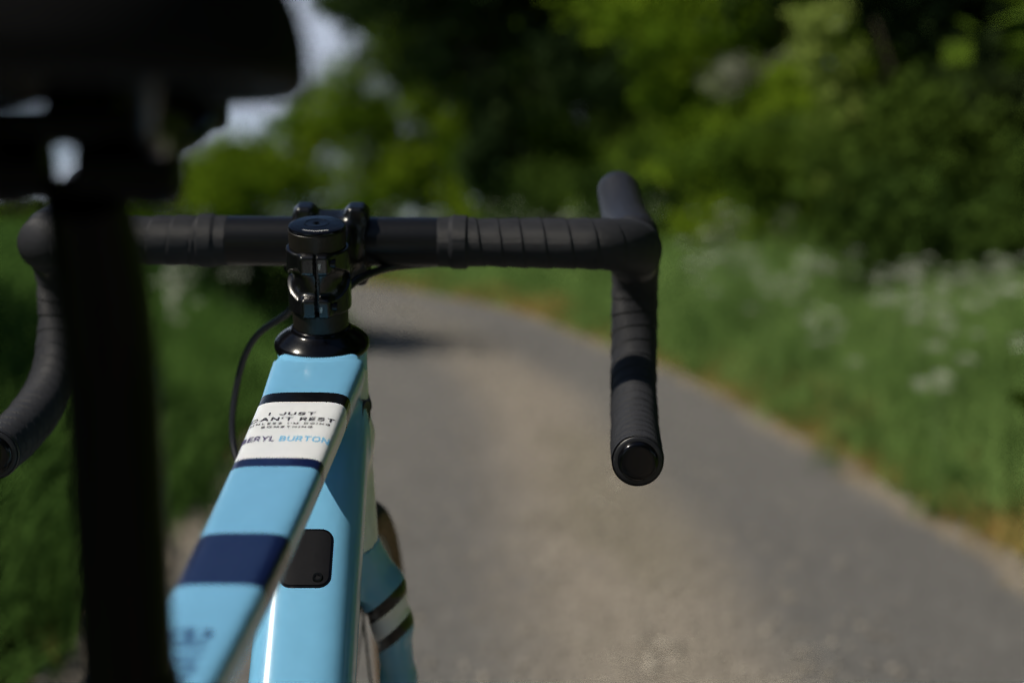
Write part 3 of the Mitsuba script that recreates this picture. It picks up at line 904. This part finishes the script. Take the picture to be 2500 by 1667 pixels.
# ------------------------------------------------------------------ cow parsley
def leaf_quads(c, size, rng, flat=0.0):
    n = len(c)
    a = rng.normal(size=(n, 3)); a[:, 2] *= 1 - flat * .6
    a /= np.linalg.norm(a, axis=1, keepdims=True)
    b = rng.normal(size=(n, 3)); b -= a * (a * b).sum(1, keepdims=True)
    if flat:
        up = np.array([0, 0, 1.0]); b = b * (1 - flat); bb = np.cross(up, a); b = b + flat * bb
    b /= np.linalg.norm(b, axis=1, keepdims=True)
    s = (size * rng.uniform(.6, 1.35, n))[:, None]
    V = np.stack([c - a * s, c - b * s * .55, c + a * s, c + b * s * .55], 1)
    f = np.array([[0, 1, 2], [0, 2, 3]])
    return V.reshape(-1, 3), (f[None] + (np.arange(n) * 4)[:, None, None]).reshape(-1, 3)


def parsley_kind(seed, heads):
    rng = np.random.default_rng(seed)
    stems, hs, lv = [], [], []
    top = np.array([rng.normal(0, .03), rng.normal(0, .03), .60])
    stems.append(tube([(0, 0, -.05), tuple(top * .5 + [.01, 0, 0]), tuple(top)], [.004, .0035, .0028], 6))
    for k in range(heads):
        a = 2 * PI * k / heads + rng.normal(0, .4)
        h = rng.uniform(.80, 1.0) if k else 1.02
        e = np.array([math.cos(a) * .13, math.sin(a) * .13, h]) if k else top + [0, 0, .42]
        st = top if k % 2 == 0 else top * .75
        stems.append(tube([tuple(st), tuple((st + e) / 2 + [math.cos(a) * .02, math.sin(a) * .02, -.01]), tuple(e)], [.0025, .002, .0016], 5))
        R = rng.uniform(.040, .060)
        n = 17
        fl = []
        for q in range(n):
            rr, t = R * math.sqrt((q + .5) / n), q * 2.4
            c = e + np.array([rr * math.cos(t), rr * math.sin(t), .022 - rr * rr * 8])
            stems.append((np.array([e, c, e + [.0009, .0006, 0]]), np.array([[0, 1, 2]])))
            fl.append(c + rng.normal(0, .0052, (12, 3)) * [1, 1, .35])
        hs.append(leaf_quads(np.vstack(fl), .0058, rng, .8))
    for k in range(5):
        a = rng.random() * 2 * PI; z0 = rng.uniform(.05, .55)
        t = np.linspace(.12, 1, 26)
        c = np.column_stack([math.cos(a) * .26 * t, math.sin(a) * .26 * t, z0 + .12 * t - .16 * t * t]) + rng.normal(0, 1, (26, 3)) * (.045 * (1.1 - t))[:, None] * [1, 1, .3]
        tt = np.linspace(0, 1, 6)
        rib = tube(np.column_stack([math.cos(a) * .26 * tt, math.sin(a) * .26 * tt, z0 + .12 * tt - .16 * tt * tt]), .0016, 4)
        lv.append(join([leaf_quads(c, .024, rng, .5), rib]))
    return [mikit.ply(join(stems), 'mat_stalk')] + [mikit.ply(l, 'mat_parsley_leaf') for l in lv] + [mikit.ply(h, 'mat_petal') for h in hs]


KINDS = [parsley_kind(100 + k, (3, 4, 5, 4)[k]) for k in range(4)]


def parsley(x, y, height, rot, kind, label, group):
    key = numbered('cow_parsley')
    z = float(ground_z(np.array([x]), np.array([y]))[0])
    m = T().translate([x, y, z - .01]).rotate([0, 0, 1], rot).scale([height, height, height])
    for i, d in enumerate(KINDS[kind]):
        nm = 'stem' if i == 0 else ('leaf' if i < 6 else 'flower_head') + ('' if i in (1, 6) else f'_{i - (1 if i < 6 else 6):03d}')
        scene[f'{key}__{nm}'] = {**d, 'to_world': m}
    tag(key, label, 'wild flower', group)


NEAR_LABELS = [('cow parsley in the pale drift just right of the handlebar drop', 'cow parsley in the drift beside the drop'),
               ('cow parsley on the bank before the middle of the wood edge', 'cow parsley in the middle of the bank'),
               ('cow parsley standing alone with one other low on the grassy bank', 'pair of cow parsley low on the bank'),
               ('cow parsley in the large flowering patch at upper right of the bank', 'cow parsley in the large patch at right'),
               ('cow parsley nearest the camera, low on the bank at right', 'nearest cow parsley')]
rng = np.random.default_rng(77)
near = [(1.27, 11.0, .80), (1.22, 10.4, .70), (1.36, 10.9, .78), (1.18, 10.0, .62), (1.42, 8.5, .64), (1.57, 9.0, .66), (1.62, 8.8, .70), (1.33, 8.6, .58), (1.29, 6.5, .62), (1.25, 6.0, .56), (1.83, 7.5, .66), (1.75, 7.0, .60), (1.80, 7.2, .63),
        (1.70, 7.4, .66), (1.90, 7.6, .70), (1.555, 6.0, .60), (1.71, 6.3, .58), (1.89, 6.5, .66), (1.72, 5.6, .58), (1.40, 5.2, .58), (1.36, 5.05, .52), (1.98, 6.9, .70), (2.05, 7.9, .62), (1.50, 9.6, .62), (1.44, 8.0, .60), (2.2, 7.4, .66)]
for q, (x, y, h) in enumerate(near):
    lab, grp = NEAR_LABELS[0 if q < 4 or q == 23 else 1 if q < 8 or q == 24 else 2 if q < 10 else 4 if q in (15, 18, 19, 20) else 3]
    parsley(x + rng.normal(0, .02), y + rng.normal(0, .05), h * .90, rng.random() * 360, int(rng.integers(4)), lab, grp)
for k in range(22):
    x, y, e = along(1, 1, .25, 1.3, 4.6, 12, rng)
    parsley(float(x[0]), float(y[0]), rng.uniform(.44, .62), rng.random() * 360, int(rng.integers(4)), 'cow parsley scattered through the grass of the right bank', 'cow parsley scattered on the right bank')
for k in range(34):
    x, y, e = along(1, 1, .5, 3.0, 12, 31, rng)
    parsley(float(x[0]), float(y[0]), rng.uniform(.62, .85), rng.random() * 360, int(rng.integers(4)), 'white cow parsley flowering on the far verge where the lane bends', 'cow parsley on the verge at the bend')
for x, y, h in [(-1.42, 8.0, .52), (-1.56, 8.5, .54), (-1.31, 7.6, .50), (-1.48, 8.3, .56), (-1.62, 8.9, .58), (-1.9, 11, .6), (-1.7, 12.5, .62), (-2.1, 13.5, .7), (-1.5, 10.2, .55)]:
    parsley(x, y, h, rng.random() * 360, int(rng.integers(4)), 'white cow parsley flowering on the left verge beside the bicycle', 'cow parsley on the left verge')


# ------------------------------------------------------------------ trees, shrubs and hedges
def limb(a, b, r0, r1, rng, k=4):
    a, b = np.asarray(a, float), np.asarray(b, float)
    t = np.linspace(0, 1, k + 1)
    P = a + (b - a) * t[:, None]
    P[1:-1] += rng.normal(0, np.linalg.norm(b - a) * .05, (k - 1, 3))
    return tube(P, r0 + (r1 - r0) * t, 9)


def plant(name, x, y, trunk, clumps, leaf, mat, label, category, seed, group=None, fill=.55):
    """trunk: (height, radius) or None; clumps: (dx, dy, z, rx, ry, rz, leaves)"""
    rng = np.random.default_rng(seed)
    key = numbered(name)
    z0 = float(ground_z(np.array([x]), np.array([y]))[0])
    wood = []
    base = np.array([x, y, z0 - .1])
    if trunk:
        top = base + [rng.normal(0, .15), rng.normal(0, .15), trunk[0]]
        wood.append(limb(base, top, trunk[1], trunk[1] * .6, rng, 6))
    else:
        top = base + [0, 0, .3]
    cs = []
    for dx, dy, z, rx, ry, rz, n in clumps:
        c = np.array([x + dx, y + dy, z0 + z])
        st = base + (top - base) * min(1, max(.25, (z - .4) / max(trunk[0], .1))) if trunk else base
        wood.append(limb(st, c, (trunk[1] if trunk else .05) * .38, .012, rng))
        # sub-clumps: twigs with leaves gathered round them, so that the outline is uneven and has gaps
        m = max(6, n // 70)
        d = rng.normal(size=(m, 3)); d /= np.linalg.norm(d, axis=1, keepdims=True)
        rad = rng.random(m) ** fill
        tw = c + d * rad[:, None] * [rx, ry, rz]
        per = n // m
        sp = np.array([rx, ry, rz]) * .17 + .04
        q = np.repeat(tw, per, 0) + rng.normal(0, 1, (m * per, 3)) * sp * [1, 1, .8]
        q[:, 2] = np.maximum(q[:, 2], z0 + .05)
        cs.append(q)
    put(f'{key}__trunk', join(wood), 'mat_bark', 40)
    put(f'{key}__crown', leaf_quads(np.vstack(cs), leaf, rng, .35), mat, False)
    tag(key, label, category, group)


def mass(rng, n, x, y, z, rx, ry, rz, leaves):
    return [(rng.uniform(*x), rng.uniform(*y), rng.uniform(*z), rx * rng.uniform(.7, 1.2), ry * rng.uniform(.7, 1.2), rz * rng.uniform(.7, 1.2), int(leaves * rng.uniform(.7, 1.3))) for _ in range(n)]


R = np.random.default_rng(9)
# sunlit bushes far down on the left, behind the bend
plant('hawthorn_bush', -2.7, 40, None, [(0, 0, 1.71, 1.5, 1.3, 1.38, 6240), (-.5, 0, 3.17, 1.0, 1.0, 1.03, 3600), (.8, -.5, 3.54, .8, .8, 1.15, 3120), (1.3, 0, 1.46, 1.1, 1.0, 1.26, 4080), (.3, -.6, 4.39, .7, .7, 0.80, 1920)], .075, 'mat_leaf_fresh',
      'bright green bush at the bend, tallest of the sunlit bushes on the left', 'bush', 201)
plant('hawthorn_bush', -5.2, 41, None, [(0, 0, 1.46, 1.7, 1.3, 1.38, 6240), (.7, 0, 2.81, 1.1, 1.0, 0.92, 3600), (-1.2, 0, 1.46, 1.2, 1.2, 1.15, 3840)], .075, 'mat_leaf_fresh',
      'green rounded bush left of the tallest bright bush, behind the bare handlebar', 'bush', 202)
plant('hawthorn_bush', -8.2, 43, None, [(0, 0, 1.10, 1.8, 1.3, 1.15, 5520), (1.2, 0, 1.59, 1.2, 1.0, 0.92, 3120)], .075, 'mat_leaf_fresh', 'low bright bush between seat post and stem, lowest of the left bushes', 'bush', 203)
plant('hawthorn_bush', .1, 37, None, [(0, 0, 1.59, 1.4, 1.2, 1.38, 5520), (-.6, -.4, 2.68, .9, .9, 1.15, 3120), (1.2, 0, 1.22, 1.0, 1.0, 1.15, 3120)], .075, 'mat_leaf_fresh', 'fresh green bush at the foot of the dark trees straight ahead', 'bush', 204)
# the wood: tall trees whose crowns hang over what the picture shows of them
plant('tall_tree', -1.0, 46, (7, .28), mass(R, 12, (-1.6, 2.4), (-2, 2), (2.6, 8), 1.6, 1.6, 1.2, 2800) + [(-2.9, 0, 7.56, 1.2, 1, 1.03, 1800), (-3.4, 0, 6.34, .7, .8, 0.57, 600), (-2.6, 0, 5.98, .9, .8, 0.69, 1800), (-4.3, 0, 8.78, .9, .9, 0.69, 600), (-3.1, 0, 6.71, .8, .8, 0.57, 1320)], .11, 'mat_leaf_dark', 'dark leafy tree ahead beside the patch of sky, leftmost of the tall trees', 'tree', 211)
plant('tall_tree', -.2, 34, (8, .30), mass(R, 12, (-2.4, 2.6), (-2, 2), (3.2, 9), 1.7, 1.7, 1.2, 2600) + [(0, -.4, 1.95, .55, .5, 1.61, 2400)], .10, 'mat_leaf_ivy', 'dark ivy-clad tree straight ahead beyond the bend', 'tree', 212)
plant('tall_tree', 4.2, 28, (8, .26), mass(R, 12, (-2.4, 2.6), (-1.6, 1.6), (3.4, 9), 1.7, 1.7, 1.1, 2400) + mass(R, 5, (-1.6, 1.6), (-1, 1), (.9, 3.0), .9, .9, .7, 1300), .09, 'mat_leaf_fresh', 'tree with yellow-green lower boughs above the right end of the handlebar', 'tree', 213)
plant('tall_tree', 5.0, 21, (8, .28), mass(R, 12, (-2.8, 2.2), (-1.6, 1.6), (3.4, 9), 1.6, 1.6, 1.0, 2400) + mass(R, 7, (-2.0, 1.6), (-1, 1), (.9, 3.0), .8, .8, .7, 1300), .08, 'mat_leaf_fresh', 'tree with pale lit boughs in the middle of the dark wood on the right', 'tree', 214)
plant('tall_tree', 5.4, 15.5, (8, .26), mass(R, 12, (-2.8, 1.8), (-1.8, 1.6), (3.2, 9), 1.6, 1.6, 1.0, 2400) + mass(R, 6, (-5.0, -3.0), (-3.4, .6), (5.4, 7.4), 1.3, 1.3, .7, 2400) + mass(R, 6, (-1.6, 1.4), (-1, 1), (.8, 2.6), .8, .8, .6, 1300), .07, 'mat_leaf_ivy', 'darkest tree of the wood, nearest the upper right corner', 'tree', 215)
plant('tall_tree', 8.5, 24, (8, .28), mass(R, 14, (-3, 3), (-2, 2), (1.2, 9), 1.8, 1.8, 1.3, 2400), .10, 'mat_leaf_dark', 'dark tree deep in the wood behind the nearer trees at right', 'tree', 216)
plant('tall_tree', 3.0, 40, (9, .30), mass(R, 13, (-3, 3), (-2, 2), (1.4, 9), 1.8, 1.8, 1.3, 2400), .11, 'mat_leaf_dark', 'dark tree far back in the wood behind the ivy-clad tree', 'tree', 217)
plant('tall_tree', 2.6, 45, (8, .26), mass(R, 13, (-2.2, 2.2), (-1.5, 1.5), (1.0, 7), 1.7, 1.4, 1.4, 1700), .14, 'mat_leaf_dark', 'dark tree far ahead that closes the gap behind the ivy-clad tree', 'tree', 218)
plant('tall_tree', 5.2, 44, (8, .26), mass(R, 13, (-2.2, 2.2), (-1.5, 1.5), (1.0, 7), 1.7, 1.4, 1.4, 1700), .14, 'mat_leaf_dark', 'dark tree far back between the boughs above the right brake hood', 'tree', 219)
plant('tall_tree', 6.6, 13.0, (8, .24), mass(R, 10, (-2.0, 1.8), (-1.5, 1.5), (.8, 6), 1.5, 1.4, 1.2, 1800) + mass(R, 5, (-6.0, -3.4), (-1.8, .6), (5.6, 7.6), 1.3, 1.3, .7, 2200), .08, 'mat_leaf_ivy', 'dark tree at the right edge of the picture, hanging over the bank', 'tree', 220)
# shrubs along the wood's edge
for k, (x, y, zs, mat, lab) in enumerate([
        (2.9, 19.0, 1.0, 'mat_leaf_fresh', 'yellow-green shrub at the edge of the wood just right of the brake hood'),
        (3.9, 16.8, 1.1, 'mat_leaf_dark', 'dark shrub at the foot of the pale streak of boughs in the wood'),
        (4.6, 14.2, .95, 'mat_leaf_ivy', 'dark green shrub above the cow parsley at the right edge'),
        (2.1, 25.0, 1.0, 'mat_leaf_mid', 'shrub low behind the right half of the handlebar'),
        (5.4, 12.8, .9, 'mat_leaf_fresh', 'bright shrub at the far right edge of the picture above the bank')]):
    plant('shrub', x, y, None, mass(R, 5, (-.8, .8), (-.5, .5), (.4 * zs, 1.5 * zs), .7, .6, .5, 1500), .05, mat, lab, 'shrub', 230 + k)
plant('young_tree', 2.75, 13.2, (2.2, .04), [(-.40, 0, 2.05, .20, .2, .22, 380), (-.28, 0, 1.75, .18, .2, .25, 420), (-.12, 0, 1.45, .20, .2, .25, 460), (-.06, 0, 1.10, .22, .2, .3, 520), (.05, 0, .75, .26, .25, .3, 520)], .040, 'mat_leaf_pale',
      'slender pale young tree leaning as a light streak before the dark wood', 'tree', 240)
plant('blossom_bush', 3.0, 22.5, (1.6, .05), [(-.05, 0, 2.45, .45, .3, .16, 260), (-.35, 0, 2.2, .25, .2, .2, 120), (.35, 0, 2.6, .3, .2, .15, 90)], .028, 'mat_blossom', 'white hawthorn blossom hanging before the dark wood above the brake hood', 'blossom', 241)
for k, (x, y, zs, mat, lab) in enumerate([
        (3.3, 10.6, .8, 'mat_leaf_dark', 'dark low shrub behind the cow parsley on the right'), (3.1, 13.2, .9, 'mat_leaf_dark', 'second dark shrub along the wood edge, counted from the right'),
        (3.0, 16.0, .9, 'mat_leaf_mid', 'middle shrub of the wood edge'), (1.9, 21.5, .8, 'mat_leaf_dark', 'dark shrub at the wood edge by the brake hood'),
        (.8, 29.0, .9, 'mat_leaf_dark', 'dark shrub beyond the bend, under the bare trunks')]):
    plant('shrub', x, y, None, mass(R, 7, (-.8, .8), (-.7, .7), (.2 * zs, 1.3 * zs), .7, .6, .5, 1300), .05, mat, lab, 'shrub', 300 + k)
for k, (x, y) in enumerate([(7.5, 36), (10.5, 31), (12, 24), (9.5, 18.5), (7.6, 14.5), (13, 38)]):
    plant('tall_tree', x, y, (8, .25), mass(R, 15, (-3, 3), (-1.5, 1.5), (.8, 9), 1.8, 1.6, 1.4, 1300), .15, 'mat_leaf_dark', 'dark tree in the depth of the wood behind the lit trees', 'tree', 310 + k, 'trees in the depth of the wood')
# the wood goes on beside and behind the camera; it darkens what the bicycle's shaded sides reflect
for k, (x, y) in enumerate([(6.0, 9.0), (5.6, 4.2), (5.8, -.6), (5.4, -5.5), (2.6, -10.5), (-1.4, -12), (7.5, 6.5), (7.5, 1.5)]):
    plant('tall_tree', x, y, (8, .25), mass(R, 16, (-2.2, 2.2), (-2.2, 2.2), (.6, 9.5), 1.6, 1.6, 1.3, 700), .17, 'mat_leaf_mid', 'tree of the wood beside the lane, outside the picture', 'tree', 330 + k, 'trees beside and behind the camera')
# hedge left of the lane beside the camera: it shades the near left verge
for k, (x, y) in enumerate([(-3.85, -1.0), (-3.75, 1.6), (-3.7, 4.2), (-3.75, 6.7)]):
    plant('hedge', x, y, None, mass(R, 8, (-.35, .35), (-1.2, 1.2), (.4, 2.45), .6, .9, .5, 1500), .085, 'mat_leaf_mid', 'leafy field hedge along the left verge beside the saddle', 'hedge', 250 + k, 'hedge along the near left verge')
plant('small_tree', -5.3, 10.3, (4.2, .07), [(0, 0, 4.8, 1.0, 1.1, .8, 2600), (.2, .6, 4.2, .8, .8, .6, 1500)], .07, 'mat_leaf_mid', 'small tree in the field left of the lane, outside the picture', 'tree', 259)
plant('nettle_clump', -1.75, 12.6, None, [(0, 0, .45, .45, .8, .45, 1800), (.1, .8, .4, .4, .6, .4, 1200)], .035, 'mat_leaf_dark', 'dark clump of nettles overhanging the left edge of the lane', 'nettles', 260)
for k, x in enumerate([-11.6, -14.6, -17.6]):
    plant('field_hedge', x, 45 + k, None, mass(R, 6, (-1.4, 1.4), (-.4, .4), (.2, 1.1), 1.0, .7, .5, 1000), .09, 'mat_leaf_mid', 'low field hedge at the far left, seen left of the seat post', 'hedge', 290 + k, 'low field hedge far left')
# far field edge on the left
for k in range(7):
    plant('far_bush', -62 + k * 8.2, 118 + 6 * math.sin(k * 2.1), None, mass(R, 5, (-4, 4), (-1, 1), (.5, 1.6 + .25 * (k % 3)), 1.8, 1.2, .9, 700), .25, 'mat_leaf_mid', 'distant hedgerow bush on the field edge behind the saddle', 'bush', 270 + k, 'distant hedgerow bushes')
